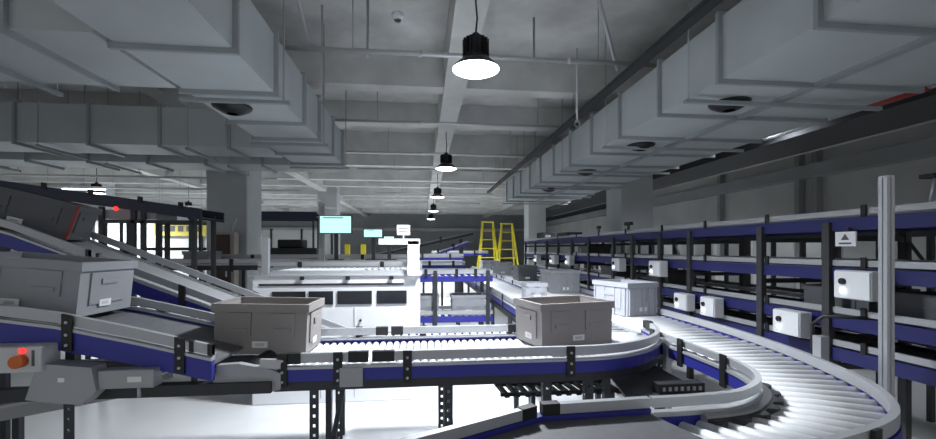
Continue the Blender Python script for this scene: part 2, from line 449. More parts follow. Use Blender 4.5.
MB().tube([(-.48, 0, -.015), (.48, 0, -.015)], .015, 8).build('lamp_tube', 'tube_light', t)
MB().tube([(0, 0, .05), (0, 0, 1.23)], .006, 6).build('hanger_rod', 'rod_steel', t)

def spot(x, y, z, w, ang=148, blend=.85, r=.19):
    l = bpy.data.lights.new('lamp_light', 'SPOT'); l.energy = w; l.spot_size = math.radians(ang); l.spot_blend = blend
    l.shadow_soft_size = r; l.color = (.89, .94, 1.0)
    o = bpy.data.objects.new('lamp_light', l); COL.objects.link(o); o.location = (x, y, z-.06)
for y, w in ((3.58, 1050), (8.05, 520), (12.5, 900), (17.1, 1000), (21.7, 1000)): spot(.45, y, 3.02, w)
for y, w in ((5.4, 150), (10.6, 420)): spot(4.7, y, 3.2, w, 165, .5)  # light of the two added lamps behind the right duct
for y in (12.6, 17.2, 21.9): spot(-8.75, y, 3.02, 1000, 160, .6)

# ------------------------------------------------------------------ main curved roller line (front)
ZA = .885
AF = P((-.74, 2.27, ZA), (.85, 2.28, ZA)) + arc(.85, 3.06, .78, -90, 0, ZA, 16)[1:]
AB = P((-.74, 2.93, ZA), (.85, 2.94, ZA)) + arc(.85, 3.06, .12, -90, 0, ZA, 16)[1:]
LA = cum(AF)[-1]
def fx(x): return (x + .74) / LA
SL = 1.59 / LA                      # straight share of the front side
# back path with the same fractions: build by resampling so that straight shares agree
def remap(path, n0, share_a, m=40):
    """path whose first n0 points are straight gets resampled so that its straight share is share_a"""
    d = cum(path); s0 = d[n0-1] / d[-1]; out = []
    for i in range(m+1):
        f = i/m
        g = f/share_a*s0 if f < share_a else s0 + (f-share_a)/(1-share_a)*(1-s0)
        out.append(along(path, g))
    return out
def back_at(f):
    d = cum(AB); s0 = d[1] / d[-1]
    return along(AB, f/SL*s0 if f < SL else s0 + (f-SL)/(1-SL)*(1-s0))
A = thing('roller_conveyor', 'curved blue railed roller conveyor across the front under two totes', 'conveyor')
side_parts(A, AF, AB, dict(cap_len=.10, guards=[(fx(-.71), fx(-.275)), (fx(-.255), .985)], brackets=[fx(-.695), fx(-.425), fx(-.075), fx(.80), .97], bolts=True, cap1=True,
                           legs=[fx(-.55), fx(.14), fx(.68), fx(.92)], beam_z=(-.105, -.06)))
ABs = AB[:2]
side_parts(A, ABs, AF[:2], dict(guards=[(.0, .322), (.335, .89)], cap_len=.08, brackets=[.2, .47, .85], legs=[.12, .55], beam_z=(-.105, -.06)))
NA = 62
for i in range(NA):
    f = (i+.6)/NA; p, q = along(AF, f), back_at(f); e = V((0, 0, .024)); d_ = (q-p).normalized()*.012
    MB().tube([p-e+d_, q-e-d_], .021, 10).build('roller', 'roller_zinc', A)
MB().box(-.415, -.30, 2.228, 2.24, .80, .897).build('joint_plate', 'plate_grey', A)
MB().bar((-.50, 2.30, .30), (-.50, 2.93, .70), .03, .006).build('cross_brace', 'leg_steel', A)
MB().bar((.17, 2.30, .30), (.17, 2.93, .70), .03, .006).build('cross_brace', 'leg_steel', A)
# grey end hood on the left of the line
m = MB(); pr = [(-1.02, .83), (-1.0, .93), (-.90, .935), (-.74, .90), (-.70, .88), (-.70, .80), (-.78, .785)]
m.add([V((x, y, z)) for y in (2.22, 2.26) for x, z in pr], [tuple(range(7)), tuple(range(13, 6, -1))] + [(i, (i+1) % 7, 7+(i+1) % 7, 7+i) for i in range(7)])
m.build('end_cover', 'plate_grey', A)
MB().tube([(-.86, 2.27, .885), (-.86, 2.93, .885)], .045, 16).build('end_drum', 'black_plastic', A)
g = MB().bar((-1.10, 2.235, .985), (-1.02, 2.235, .965), .026, .045).build('guard_rail', 'aluminium', A)
g = MB().bar((-.80, 2.235, .93), (-.70, 2.235, .925), .026, .045).build('guard_rail', 'aluminium', A)

# ------------------------------------------------------------------ straight line running down the aisle (left one)
EL = P((.97, 3.06, ZA), (.97, 12.5, ZA)); ER = P((1.56, 3.06, ZA), (1.56, 12.5, ZA))
E_ = conveyor('straight overlit roller conveyor running down the aisle beside lane of totes', EL, ER,
              dict(guards=[(.02, .3), (.32, .62), (.64, .98)], brackets=[.08, .2, .33, .46, .6, .75], legs=[.06, .16, .28, .42, .6], slotted=False),
              dict(guards=[], rail=(.005, -.085), lip=False, legs=[.06, .28], slotted=False, beam=False))
rollers(E_, EL, ER, 90)

# ------------------------------------------------------------------ outer line with the U-turn
zb = .87
BO = [V((2.30, 14.0, zb)), V((2.29, 9, zb)), V((2.28, 6, zb)), V((2.27, 4.4, zb))] + spline([(2.26, 3.7, zb), (2.23, 3.0, zb), (2.14, 2.37, zb), (2.0, 1.88, zb), (1.86, 1.58, zb), (1.63, 1.34, zb), (1.28, 1.2, zb), (.95, 1.15, zb)], 7)
BI = [V((1.62, 14.0, zb)), V((1.61, 9, zb)), V((1.60, 6, zb)), V((1.59, 4.2, zb))] + spline([(1.585, 3.6, zb), (1.58, 2.9, zb), (1.575, 2.3, zb), (1.555, 1.95, zb), (1.47, 1.72, zb), (1.27, 1.56, zb), (1.05, 1.515, zb), (.85, 1.505, zb)], 7)
B = thing('roller_conveyor', 'long roller conveyor ending in wide U-turn curve at lower right', 'conveyor')
sB = dict(guards=[(0, 1)], brackets=[.3, .45, .55, .64, .75, .965], bracket_z=(-.10, .06))
dBo = cum(BO); dBi = cum(BI)
side_parts(B, BO, BI, dict(guards=[(0, .995)], guard_z=(.008, .058), bracket_z=(-.1, .062), lip=False, rail=(.0, -.085), brackets=[.3, .45, .55, .965], legs=[.3, .5, .72, .87], beam=False, slotted=False))
BI2 = sub(BI, (14-2.78)/dBi[-1], 1)
L2 = cum(BI2)[-1]
side_parts(B, BI2, BO, dict(guards=[(.0, 1)], guard_z=(.042, .078), cap0=True, brackets=[.02, .2, .42], beam=False, legs=[.05]))
BI1 = sub(BI, 0, (14-2.95)/dBi[-1])
side_parts(B, BI1, BO, dict(guards=[(.02, .22), (.25, .5), (.52, .74)], brackets=[.3, .45, .6, .7], beam=False, lip=True))
# matched stations: straight by Y, curve by fraction
def station(path, y):
    for i in range(len(path)-1):
        if path[i].y >= y >= path[i+1].y and path[i].y > path[i+1].y:
            k = (path[i].y-y)/(path[i].y-path[i+1].y); return path[i].lerp(path[i+1], k)
YS = 2.75
cBO = [station(BO, YS)] + [p for p in BO if p.y < YS]; cBI = [station(BI, YS)] + [p for p in BI if p.y < YS]
e = V((0, 0, .036))
for i in range(25):
    f = (i+.5)/25; p, q = along(cBO, f), along(cBI, f); d_ = (q-p).normalized()*.012
    MB().tube([p-e-d_, q-e-d_], .043, 14, r2=.026).build('roller', 'roller_white', B)
far = MB(); y = YS+.05; n = 0
while y < 13.9:
    p, q = station(BO, y)-V((0, 0, .03)), station(BI, y)-V((0, 0, .03))
    if n < 66: MB().tube([p, q], .03, 12).build('roller', 'roller_zinc', B)
    else: far.tube([p, q], .024, 8)
    n += 1; y += .1
o = far.build('roller', 'roller_zinc', B); o['kind'] = 'stuff'
MB().box(1.535, 1.57, 2.56, 2.60, 0, .90).build('leg', 'aluminium', B)
# chain guard under the inner curve
ci = sub(BI, .87, .985); MB().sweep(ci, outward(ci, BO), -.035, 0, -.05, .012).build('chain_guard', 'plate_grey', B)
tm = MB(); pts = [along(ci, k/60) for k in range(61)]; os_ = outward(pts, BO); vs = []
for k, (p, o_) in enumerate(zip(pts, os_)):
    w1 = -.075 if (k//2) % 2 else -.045
    for u, v in ((-.03, -.03), (w1, -.03), (w1, .002), (-.03, .002)): vs.append(p + o_*u + V((0, 0, v)))
tm.add(vs, [(a*4+b, a*4+(b+1) % 4, (a+1)*4+(b+1) % 4, (a+1)*4+b) for a in range(60) for b in range(4)] + [(0, 1, 2, 3), (243, 242, 241, 240)])
tm.build('chain', 'dark_steel', B)

# ------------------------------------------------------------------ dark belt lane returning left in front
kO = P((.94, 1.15, .89), (.40, 1.07, .89), (-.35, .70, .89)); kI = P((.84, 1.505, .89), (.42, 1.48, .89), (-.35, 1.09, .89))
K = thing('belt_conveyor', 'dark belt conveyor nearest the camera along the lower edge', 'conveyor')
belt(K, kO, kI)
LK = cum(kI)[-1]
side_parts(K, kI, kO, dict(guards=[(.0, .325), (.345, 1)], guard_z=(.022, .058), cap_len=.065, brackets=[.16, .36, .6], bracket_z=(-.05, .03), beam=False, legs=[.3], rail=(.006, -.06), lip_mat='rail_blue'))
side_parts(K, kO, kI, dict(guards=[], rail=(.006, -.06), beam=False, legs=[.3], lip=False))

# dark tray and frames inside the loop
t = thing('cable_channel', 'dark grey plate and perforated cable channel inside the conveyor loop', 'cable channel', (1.2, 2.1, .62))
rel(MB().prism([(1.05, 2.12), (1.5, 2.12), (1.53, 2.8), (1.2, 2.78)], .72, .735), t, 'base_plate', 'dark_steel')
rel(MB().box(1.24, 1.5, 2.14, 2.2, .735, .785), t, 'channel', 'black_plastic')
for k in range(7): rel(MB().box(1.26+.034*k, 1.275+.034*k, 2.134, 2.14, .75, .77), t, 'slot', 'plate_grey')
for x in (1.12, 1.47): rel(MB().box(x-.02, x+.02, 2.5, 2.54, 0, .72), t, 'leg', 'leg_steel')
t = thing('wire_grid', 'black wire grid lying on a frame under the curved rail', 'grid', (.85, 2.8, .62))
g = MB()
for k in range(12): g.bar((.52+.065*k, 2.58, .60), (.48+.065*k, 3.0, .60), .03, .02)
for k in range(3): g.bar((.48, 2.6+.19*k, .605), (1.26, 2.6+.19*k, .605), .02, .02)
rel(g, t, 'grid_panel', 'black_mesh')
for x, y in ((.78, 2.62), (1.2, 2.62), (.78, 2.97), (1.2, 2.97)): rel(MB().box(x-.015, x+.015, y-.015, y+.015, 0, .60), t, 'leg', 'leg_steel')

# ------------------------------------------------------------------ left incline C
def zc(x):
    pts = [(-2.9, 1.215), (-2.3, 1.20), (-1.94, 1.16), (-1.68, 1.12), (-1.34, 1.04), (-1.0, .952), (-.93, .93)]
    for (a, za), (b, zb_) in zip(pts, pts[1:]):
        if a <= x <= b: return za + (zb_-za)*(x-a)/(b-a)
xs = [-2.9, -2.6, -2.3, -2.1, -1.94, -1.8, -1.68, -1.5, -1.34, -1.15, -1.0]
CF = [V((x, 2.2, zc(x))) for x in xs]; CB = [V((x, 2.76, zc(x))) for x in xs]
LC = cum(CF)[-1]
C = thing('belt_conveyor', 'dark belt incline with blue rail descending from left under blurred tote', 'conveyor')
side_parts(C, CF, CB, dict(guards=[(0, .925), (.945, 1)], cap_len=.02, guard_mat='aluminium_dull', rail=(.012, -.085), brackets=[.16, .665, .925], bolts=True, cap1=True, beam=False))
side_parts(C, CB, CF, dict(guards=[(0, .96)], guard_mat='aluminium_dull', rail=(.012, -.09), brackets=[.3, .7], beam=False))
belt(C, CF, CB)
MB().box(-2.6, -.74, 2.2, 2.26, .79, .845).build('support_beam', 'dark_steel', C)
MB().box(-2.6, -.74, 2.72, 2.78, .79, .845).build('support_beam', 'dark_steel', C)
for x in (-1.67, -2.5):
    for yy in ((2.2, ) if x > -2 else (2.2, 2.73)):
        lo = leg_mesh(.79).build('leg', 'leg_steel', C); lo.location = (x, yy, .79)
for x in (-1.67, -2.5):
    MB().box(x, x+.04, 2.21, 2.25, .845, zc(x)-.08).build('riser', 'leg_steel', C)
# motor covers and boxes below the incline
t = thing('motor_cover', 'large grey sheet metal motor cover under the left incline', 'motor cover', (-1.58, 2.1, .80))
m = MB(); pr = [(-.17, .03), (-.12, .19), (.10, .165), (.12, .06), (.06, .0), (-.05, .01)]
m.add([V((x, y, z)) for y in (0, .09) for x, z in pr], [tuple(range(6)), tuple(range(11, 5, -1))] + [(i, (i+1) % 6, 6+(i+1) % 6, 6+i) for i in range(6)])
m.build('housing', 'plate_grey', t); MB().box(-.035, -.008, -.004, 0, .105, .125).build('label', 'label_white', t)
t = thing('motor_cover', 'small grey sheet metal plate right of the big motor cover', 'motor cover', (-1.36, 2.12, .86))
MB().bevbox(-.11, .13, 0, .07, .0, .085, .006).build('housing', 'plate_grey', t); MB().box(.02, .08, -.004, 0, .03, .055).build('label', 'label_white', t)
MB().tube([(.05, .03, -.05), (.05, .03, .0)], .008, 8).build('pin', 'aluminium', t)
t = thing('emergency_stop_box', 'white emergency stop box with red lamp and orange knob on left rail', 'control box', (-1.80, 2.08, .955))
MB().bevbox(-.13, .13, 0, .11, 0, .115, .008).build('housing', 'box_grey', t)
k = MB().tube([(.055, 0, .055), (.055, -.035, .055)], .028, 14).build('knob', 'orange_plastic', t)
MB().tube([(.06, -.0, .1), (.06, -.012, .1)], .012, 12).build('indicator_lamp', 'red_light', t)
MB().box(.095, .105, -.003, 0, .03, .10).build('label', 'label_print', t)
# lower return conveyor in the corner
RF = P((-2.9, 2.7, .50), (-1.62, 2.7, .72)); RB = P((-2.9, 3.0, .50), (-1.62, 3.0, .72))
t = thing('belt_conveyor', 'low grey return conveyor in the lower left corner', 'conveyor')
side_parts(t, RF, RB, dict(rail_mat='plate_grey', guards=[], lip=True, rail=(.012, -.06), beam=False, legs=[.3], slotted=False))
side_parts(t, RB, RF, dict(rail_mat='plate_grey', guards=[], lip=True, rail=(.012, -.06), beam=False, legs=[.3], slotted=False))
belt(t, RF, RB)

# ------------------------------------------------------------------ incline D behind
def zd(x): return (1.28 - .405*(x+1.85)) if x > -2.6 else 1.584 + .3*(-2.6-x)
xs = [-3.6, -3.0, -2.6, -2.2, -1.85, -1.4, -1.0, -.66, -.36]
DF = [V((x, 3.06, zd(x))) for x in xs]; DB = [V((x, 3.56, zd(x))) for x in xs]
D = thing('belt_conveyor', 'grey belt incline with blue rail coming down behind the front tote', 'conveyor')
side_parts(D, DF, DB, dict(guards=[(0, .44), (.455, 1)], cap_len=.015, guard_mat='aluminium_dull', rail=(.0, -.085), brackets=[.62, .8], beam=False))
side_parts(D, DB, DF, dict(guards=[(0, 1)], guard_mat='aluminium_dull', rail=(.0, -.085), brackets=[.4, .7], beam=False))
belt(D, DF, DB, m='plate_grey')
for x in (-3.1, ):
    for yy in (3.06, 3.56): MB().box(x-.02, x+.02, yy-.02, yy+.02, 0, zd(x)-.05).build('leg', 'leg_steel', D)
for x in (-.64, ):
    for yy in (3.06, 3.56): MB().box(x-.02, x+.02, yy-.02, yy+.02, 0, zd(x)-.05).build('leg', 'leg_steel', D)
D2F = P((-.30, 3.10, .80), (.85, 3.10, .80)); D2B = P((-.30, 3.62, .80), (.85, 3.62, .80))
t = conveyor('low roller conveyor hidden behind the front line feeding the aisle', D2F, D2B, dict(guards=[], lip=False, legs=[.98], slotted=False, rail=(.0, -.085)), dict(guards=[], legs=[.98], slotted=False, rail=(.0, -.085)))
rollers(t, D2F, D2B, 18)

# ------------------------------------------------------------------ overhead incline F far left
FFr = P((-6.5, 5.0, 2.40), (-4.4, 5.0, 2.13), (-2.4, 5.0, 1.85)); FB = P((-6.5, 5.5, 2.40), (-4.4, 5.5, 2.13), (-2.4, 5.5, 1.85))
t = thing('belt_conveyor', 'dark overhead incline conveyor rising to upper left before the column', 'conveyor')
side_parts(t, FFr, FB, dict(rail_mat='rail_navy', rail=(.09, -.03), guards=[], lip=False, brackets=[.2, .33, .5, .62, .73, .85, .95], bracket_z=(.06, .13), bracket_w=.05, beam=False))
side_parts(t, FB, FFr, dict(rail_mat='rail_navy', rail=(.09, -.03), guards=[], lip=False, beam=False))
belt(t, FFr, FB)
MB().box(-3.9, -2.9, 5.05, 5.45, 1.83, 1.93).build('drive_cover', 'plate_grey', t)
for x, z in ((-3.44, 1.86), (-3.12, 1.86), (-3.02, 1.86), (-2.5, 1.8)):
    for yy in (5.03, 5.47): MB().box(x-.022, x+.022, yy-.02, yy+.02, 0, z+.1).build('leg', 'steel_post', t)
for z in (1.1, 1.78): MB().box(-3.44, -2.5, 5.01, 5.04, z, z+.035).build('cross_brace', 'steel_post', t)
MB().tube([(-3.24, 4.95, 1.93), (-3.24, 4.93, 1.93)], .022, 10).build('warning_lamp', 'red_light', t)

# ------------------------------------------------------------------ totes
def make_tote(label, mt, L=.54, W=.36, Hh=.265, taper=.9, group=None, ribs=False, rim_mat=None, labels=('front', 'left', 'right')):
    t = thing('tote', label, 'tote', group=group)
    w = .008
    def ring(f, off, z): return [V((sx*(L/2*f-off), sy*(W/2*f-off), z)) for sx, sy in ((-1,-1),(1,-1),(1,1),(-1,1))]
    m = MB()
    a, b = ring(taper, 0, 0), ring(1, .012, Hh-.02)
    c, dd = ring(1, .012+w, Hh-.02), ring(taper, w, .012)
    vs = a+b+c+dd
    fs = [(3, 2, 1, 0)]
    for i in range(4):
        j = (i+1) % 4
        fs += [(i, j, 4+j, 4+i), (4+i, 4+j, 8+j, 8+i), (8+i, 8+j, 12+j, 12+i)]
    fs.append((12, 13, 14, 15)); m.add(vs, fs)
    m.build('body', mt, t)
    # rim: overhanging lip
    r = MB(); o0, o1, i1, i0 = ring(1, 0, Hh-.045), ring(1, 0, Hh), ring(1, .018, Hh), ring(1, .0125, Hh-.045)
    vs = o0+o1+i1+i0; fs = []
    for i in range(4):
        j = (i+1) % 4
        for k in range(4): fs.append((k*4+i, k*4+j, ((k+1) % 4)*4+j, ((k+1) % 4)*4+i))
    r.add(vs, fs).build('rim', rim_mat or mt, t)
    # raised panels, grips and labels follow the slope of the walls
    def wall(side, u, z, depth):
        f = taper + (1-taper)*(z/(Hh-.02)); off = .012*z/(Hh-.02)
        if side == 'front': return V((u, -(W/2*f-off)-depth, z))
        if side == 'back': return V((u, (W/2*f-off)+depth, z))
        if side == 'left': return V((-(L/2*f-off)-depth, u, z))
        return V(((L/2*f-off)+depth, u, z))
    def plate(side, u0, u1, z0, z1, d0, d1):
        vs = [wall(side, u, z, d_) for d_ in (d0, d1) for u, z in ((u0, z0), (u1, z0), (u1, z1), (u0, z1))]
        return MB().add(vs, [(0,1,2,3), (7,6,5,4), (0,4,5,1), (1,5,6,2), (2,6,7,3), (3,7,4,0)])
    for side, half in (('front', L/2), ('back', L/2), ('left', W/2), ('right', W/2)):
        if side in ('front', 'back'):
            for u in (-half*.45, half*.45):
                p_ = plate(side, u-half*.25, u+half*.25, Hh*.36, Hh*.82, -.002, .008).build('side_panel', mt, t)
                plate(side, u-half*.17, u+half*.17, Hh*.44, Hh*.52, .006, .016).build('grip', mt, p_)
        else:
            p_ = plate(side, -half*.62, half*.62, Hh*.2, Hh*.80, -.002, .008).build('side_panel', mt, t)
            plate(side, -half*.3, half*.3, Hh*.58, Hh*.68, .006, .016).build('grip', mt, p_)
        if ribs:
            for k in range(5 if side in ('front', 'back') else 4):
                n = 5 if side in ('front', 'back') else 4
                u = -half*.86 + 1.72*half*.86/ .86 * k/(n-1) * .998 if False else -half*.84 + 1.68*half*k/(n-1)
                plate(side, u-.008, u+.008, .01, Hh*.84, -.002, .014).build('rib', mt, t)
        if side in labels:
            u0 = 0 if side == 'front' else -half*.1
            l_ = plate(side, u0-.042, u0+.042, Hh*.14, Hh*.14+.036, .007, .0095).build('label', 'label_white', t)
            plate(side, u0-.025, u0+.022, Hh*.14+.009, Hh*.14+.026, .0095, .0102).build('label_print', 'box_grey', l_)
    return t
def put(t, x, y, z, rz=0, ry=0):
    t.location = (x, y, z); t.rotation_euler = (0, math.radians(ry), math.radians(rz)); return t
FG = 'totes on the front line'
put(make_tote('taupe tote at centre, turned, on the bright curved rollers', 'tote_taupe', .54, .39, .275, .94, group=FG), .935, 2.79, .888, 13)
put(make_tote('grey taupe tote at left centre with pale panels, on the dark drum', 'tote_taupe', .53, .36, .285, .94, group=FG), -.905, 2.70, .905, -1, 1.5)
put(make_tote('large grey tote on the left incline above the red stop lamp', 'tote_grey', .62, .42, .275, .95, group=FG), -2.0, 2.52, 1.185, 0, 5)
t0 = put(make_tote('charcoal tote with red corner strip tilted high on the incline at left', 'tote_dark', .62, .34, .25, .93, group=FG, labels=('front',)), -2.74, 3.31, 1.64, 13, 15)
MB().bar((.62/2*.93+.004, -.34/2*.93-.004, .0), (.62/2+.002, -.34/2-.002, .25), .014, .014).build('corner_strip', 'tote_red', t0)
BG = 'totes on the aisle lane'
T1 = put(make_tote('pale ribbed tote behind the centre tote on the outer lane', 'tote_pale', .37, .52, .31, .96, ribs=True, group=BG, labels=('front', 'left')), 2.0, 4.08, .872, 15)
T2 = put(make_tote('grey ribbed tote second in the queue on the outer lane', 'tote_grey', .44, .58, .32, .96, ribs=True, group=BG, labels=('front',)), 2.04, 6.22, .872)
T3 = put(make_tote('dark grey tote third in the queue on the outer lane', 'tote_dark', .40, .55, .30, .92, group=BG, labels=('front',)), 2.06, 8.5, .872)
T4 = put(make_tote('grey tote fourth in the queue under the right ladder', 'tote_grey', .46, .55, .30, .92, group=BG, labels=('front',)), 1.95, 10.5, .872)
dup(T4, (1.90, 12.1, .872), label='farthest grey tote of the queue under the left ladder')
put(make_tote('small white tote on the overlit line left of the queue', 'tote_pale', .26, .30, .20, .95, group=BG, labels=('front',)), 1.38, 5.2, .887)

# ------------------------------------------------------------------ white cabinet with gantry
G = thing('sorter_cabinet', 'long white sorting machine cabinet with dark windows behind front line', 'cabinet', (-.85, 4.3, 0))
rel(MB().bevbox(-1.62, -.02, 4.3, 5.0, .0, 1.24, .012), G, 'body', 'white_paint')
rel(MB().box(-1.55, -.18, 4.292, 4.3, 1.145, 1.165), G, 'slot', 'dark_steel')
rel(MB().box(-1.64, .0, 4.285, 5.01, 1.235, 1.25), G, 'top_edge', 'aluminium')
for x0, x1 in ((-1.43, -1.12), (-1.09, -.86), (-.82, -.49), (-.44, -.15)):
    w_ = MB().box(x0, x1, 4.29, 4.3, .96, 1.09); w_ = rel(w_, G, 'window', 'glass_dark')
    f_ = MB(); a, b = x0-.012, x1+.012
    f_.box(a, b, 4.285, 4.298, 1.09, 1.102); f_.box(a, b, 4.285, 4.298, .948, .96); f_.box(a, x0, 4.285, 4.298, .948, 1.102); f_.box(x1, b, 4.285, 4.298, .948, 1.102)
    f_ = f_.build('window_frame', 'white_paint', w_); f_.matrix_parent_inverse = Matrix.Translation(V((.85, -4.3, 0)))
    for j in range(4):
        xx = x0 + (x1-x0)*(.15+.22*j)
        s_ = MB().add([V((xx, 4.2885, .965)), V((xx+.03, 4.2885, .965)), V((xx+.07, 4.2885, 1.085)), V((xx+.04, 4.2885, 1.085)),
                       V((xx, 4.29, .965)), V((xx+.03, 4.29, .965)), V((xx+.07, 4.29, 1.085)), V((xx+.04, 4.29, 1.085))],
                      [(0,1,2,3), (7,6,5,4), (0,4,5,1), (1,5,6,2), (2,6,7,3), (3,7,4,0)])
        if x0 > -.9:
            s_ = s_.build('strut', 'dark_steel', w_); s_.matrix_parent_inverse = Matrix.Translation(V((.85, -4.3, 0)))
for x in (-.98, -.66): rel(MB().box(x-.003, x+.003, 4.296, 4.302, .05, .93), G, 'door_seam', 'plate_grey')
rel(MB().tube([(-.60, 4.3, .80), (-.60, 4.28, .80)], .012, 10), G, 'door_knob', 'dark_steel')
rel(MB().box(-.14, -.03, 4.25, 4.36, 1.24, 1.58), G, 'gantry_post', 'white_paint')
rel(MB().box(-1.53, -1.47, 4.3, 4.36, 1.24, 1.60), G, 'gantry_post', 'aluminium_dull')
rel(MB().box(-.42, -.02, 4.25, 4.36, 1.545, 1.60), G, 'gantry_arm', 'white_paint')
rel(MB().box(-.12, -.03, 4.9, 5.0, 1.24, 1.58), G, 'gantry_post', 'white_paint')
for k in range(20):
    x = -1.38 + .062*k; rel(MB().tube([(x, 4.33, 1.272), (x, 4.97, 1.272)], .022, 10), G, 'roller', 'roller_zinc')
for x in (-1.15, -.72, -.3): rel(MB().box(x-.02, x+.02, 4.27, 4.29, 1.20, 1.235), G, 'latch', 'black_plastic')
for y in (4.31, 4.96): rel(MB().box(-1.44, -.15, y, y+.02, 1.25, 1.292), G, 'roller_frame', 'aluminium')

def simple_conveyor(label, x0, x1, y0, y1, z, group, posts=True, rail='rail_blue', n=14, surf='roller', caps=True, legs=None, name='roller_conveyor'):
    Lp = P((x0, y0, z), (x1, y0, z)); Rp = P((x0, y1, z), (x1, y1, z))
    o = dict(rail_mat=rail, beam=False, slotted=False, legs=legs if legs is not None else [.15, .9], brackets=[.25, .75], leg_mat='steel_post')
    t = conveyor(label, Lp, Rp, dict(o), dict(o), group=group, name=name if surf == 'roller' else 'belt_conveyor')
    if surf == 'roller': rollers(t, Lp, Rp, n)
    else: belt(t, Lp, Rp)
    return t
XG = 'cross conveyors behind the cabinet'
simple_conveyor('long grey cross conveyor directly behind the white cabinet', -1.9, .0, 5.25, 5.75, 1.26, XG, rail='aluminium_dull', surf='belt')
simple_conveyor('grey cross conveyor further back under the monitors', -3.2, -.1, 6.5, 7.0, 1.33, XG, rail='plate_grey', surf='belt')
# two tier stand H
H = thing('conveyor_stand', 'two tier blue railed conveyor stand with totes right of cabinet', 'conveyor stand', (.4, 5.6, 0))
for zt in (1.13, .60):
    for y in (5.6, 6.1):
        rel(MB().box(-.09, .93, y, y+.03, zt-.06, zt+.015), H, 'side_rail', 'rail_blue')
        rel(MB().box(-.09, .93, y, y+.03, zt+.045, zt+.09), H, 'guard_rail', 'aluminium')
    for k in range(11): rel(MB().tube([(-.04+.092*k, 5.63, zt-.01), (-.04+.092*k, 6.1, zt-.01)], .022, 10), H, 'roller', 'roller_zinc')
for x in (.17, .86):
    for y in (5.57, 6.14): rel(MB().box(x-.025, x+.025, y-.015, y+.015, 0, 1.22), H, 'post', 'leg_steel')
for x in (.17, .86): rel(MB().box(x-.02, x+.02, 5.57, 6.14, .25, .29), H, 'cross_brace', 'leg_steel')
for x in (.05, .45, .7): rel(MB().box(x-.02, x+.02, 5.585, 5.6, 1.13, 1.24), H, 'bracket', 'black_plastic')
HG = 'totes on the two tier stand'
h1 = put(make_tote('pale grey tote at right on lower tier of two tier stand', 'tote_grey', .46, .36, .27, .92, group=HG, labels=('front',)), .62, 5.87, .613)
dup(h1, (.0, 5.87, .613), label='pale grey tote at left on lower tier of two tier stand')
simple_conveyor('blue railed cross conveyor behind the two tier stand', -.08, .80, 8.0, 8.5, 1.19, XG, n=10)
simple_conveyor('blue railed cross conveyor third beyond the two tier stand', -.3, .95, 9.8, 10.3, 1.30, XG, n=12)
simple_conveyor('farthest blue railed cross conveyor near the yellow ladders', .3, 2.0, 12.9, 13.4, 1.36, XG, n=14, legs=[.1, .5])
def incl(label, a, b, wd, rail, bm='belt_rubber'):
    Lp = P(a, b); Rp = P((a[0], a[1]+wd, a[2]), (b[0], b[1]+wd, b[2]))
    o = dict(rail_mat=rail, beam=False, slotted=False, legs=[.5, .9], guards=[], lip=True, brackets=[.4, .7], leg_mat='steel_post')
    t = conveyor(label, Lp, Rp, dict(o), dict(o), name='belt_conveyor', group='far incline conveyors')
    belt(t, Lp, Rp, m=bm); return t
incl('dark incline conveyor rising right towards the yellow ladders', (-1.5, 11.2, 1.28), (1.34, 11.2, 1.93), .5, 'dark_steel')
incl('purple blue incline conveyor just below the dark incline', (-.1, 10.6, 1.22), (1.15, 10.6, 1.68), .4, 'rail_blue', 'aluminium')

# monitors and sign
def monitor(label, px0, px1, py0, py1, y, stand_z, bar=True):
    x0, z1 = at(px0, py0, y); x1, z0 = at(px1, py1, y)
    t = thing('monitor', label, 'monitor', ((x0+x1)/2, y, stand_z), group='lit monitors above the cabinet')
    w, h = x1-x0, z1-z0; zz = z0-stand_z
    MB().bevbox(-w/2-.012, w/2+.012, 0, .035, zz-.012, zz+h+.012, .004).build('bezel', 'monitor_bezel', t)
    s_ = MB().box(-w/2, w/2, -.004, .0, zz, zz+h).build('screen', 'screen', t)
    MB().box(-w/2+.04, w/2-.1, -.006, -.004, zz+h*.86, zz+h*.94).build('title_bar', 'screen_bar', s_)
    MB().box(-.025, .025, .035, .07, 0, zz+h*.5).build('stand', 'dark_steel', t)
    MB().box(-.1, .1, -.03, .1, 0, .012).build('base', 'dark_steel', t)
monitor('large lit pale cyan monitor left of the small screens', 320, 351, 216, 233, 5.9, 1.35)
monitor('small lit cyan monitor right of the large monitor', 364, 382, 229.5, 237, 5.9, 1.35)
monitor('lowest narrow lit monitor beside the white sign', 384, 394, 236.5, 239.5, 5.9, 1.35)
t = thing('monitor_table', 'grey table top behind the cabinet carrying the lit monitors', 'table', (-.85, 5.9, 0))
rel(MB().box(-1.6, -.1, 5.82, 6.15, 1.31, 1.35), t, 'tabletop', 'plate_grey')
for x in (-1.55, -.15):
    for y in (5.84, 6.1): rel(MB().box(x-.02, x+.02, y-.02, y+.02, 0, 1.31), t, 'leg', 'steel_post')
x0, z1 = at(397, 225, 4.31); x1, z0 = at(410, 235, 4.31)
t = thing('sign_board', 'small white sign board with grey lines on the cabinet gantry', 'sign', ((x0+x1)/2, 4.31, 1.60))
w = (x1-x0)/2
MB().box(-w, w, -.006, .006, z0-1.6, z1-1.6).build('board', 'board_white', t)
for k in range(2): MB().box(-w*.7, w*.7, -.008, -.006, z0-1.6+.03+.03*k, z0-1.6+.038+.03*k).build('text_line', 'label_print', t)
MB().box(-.006, .006, -.005, .005, 0, z0-1.6).build('stem', 'aluminium', t)
t = thing('steel_post', 'grey steel post behind the large monitor', 'post', (-1.42, 6.0, 0))
MB().box(-.035, .035, .26, .33, 0, 2.15).build('shaft', 'wall_grey', t)
MB().box(-.08, .08, .21, .38, 0, .012).build('foot_plate', 'dark_steel', t)

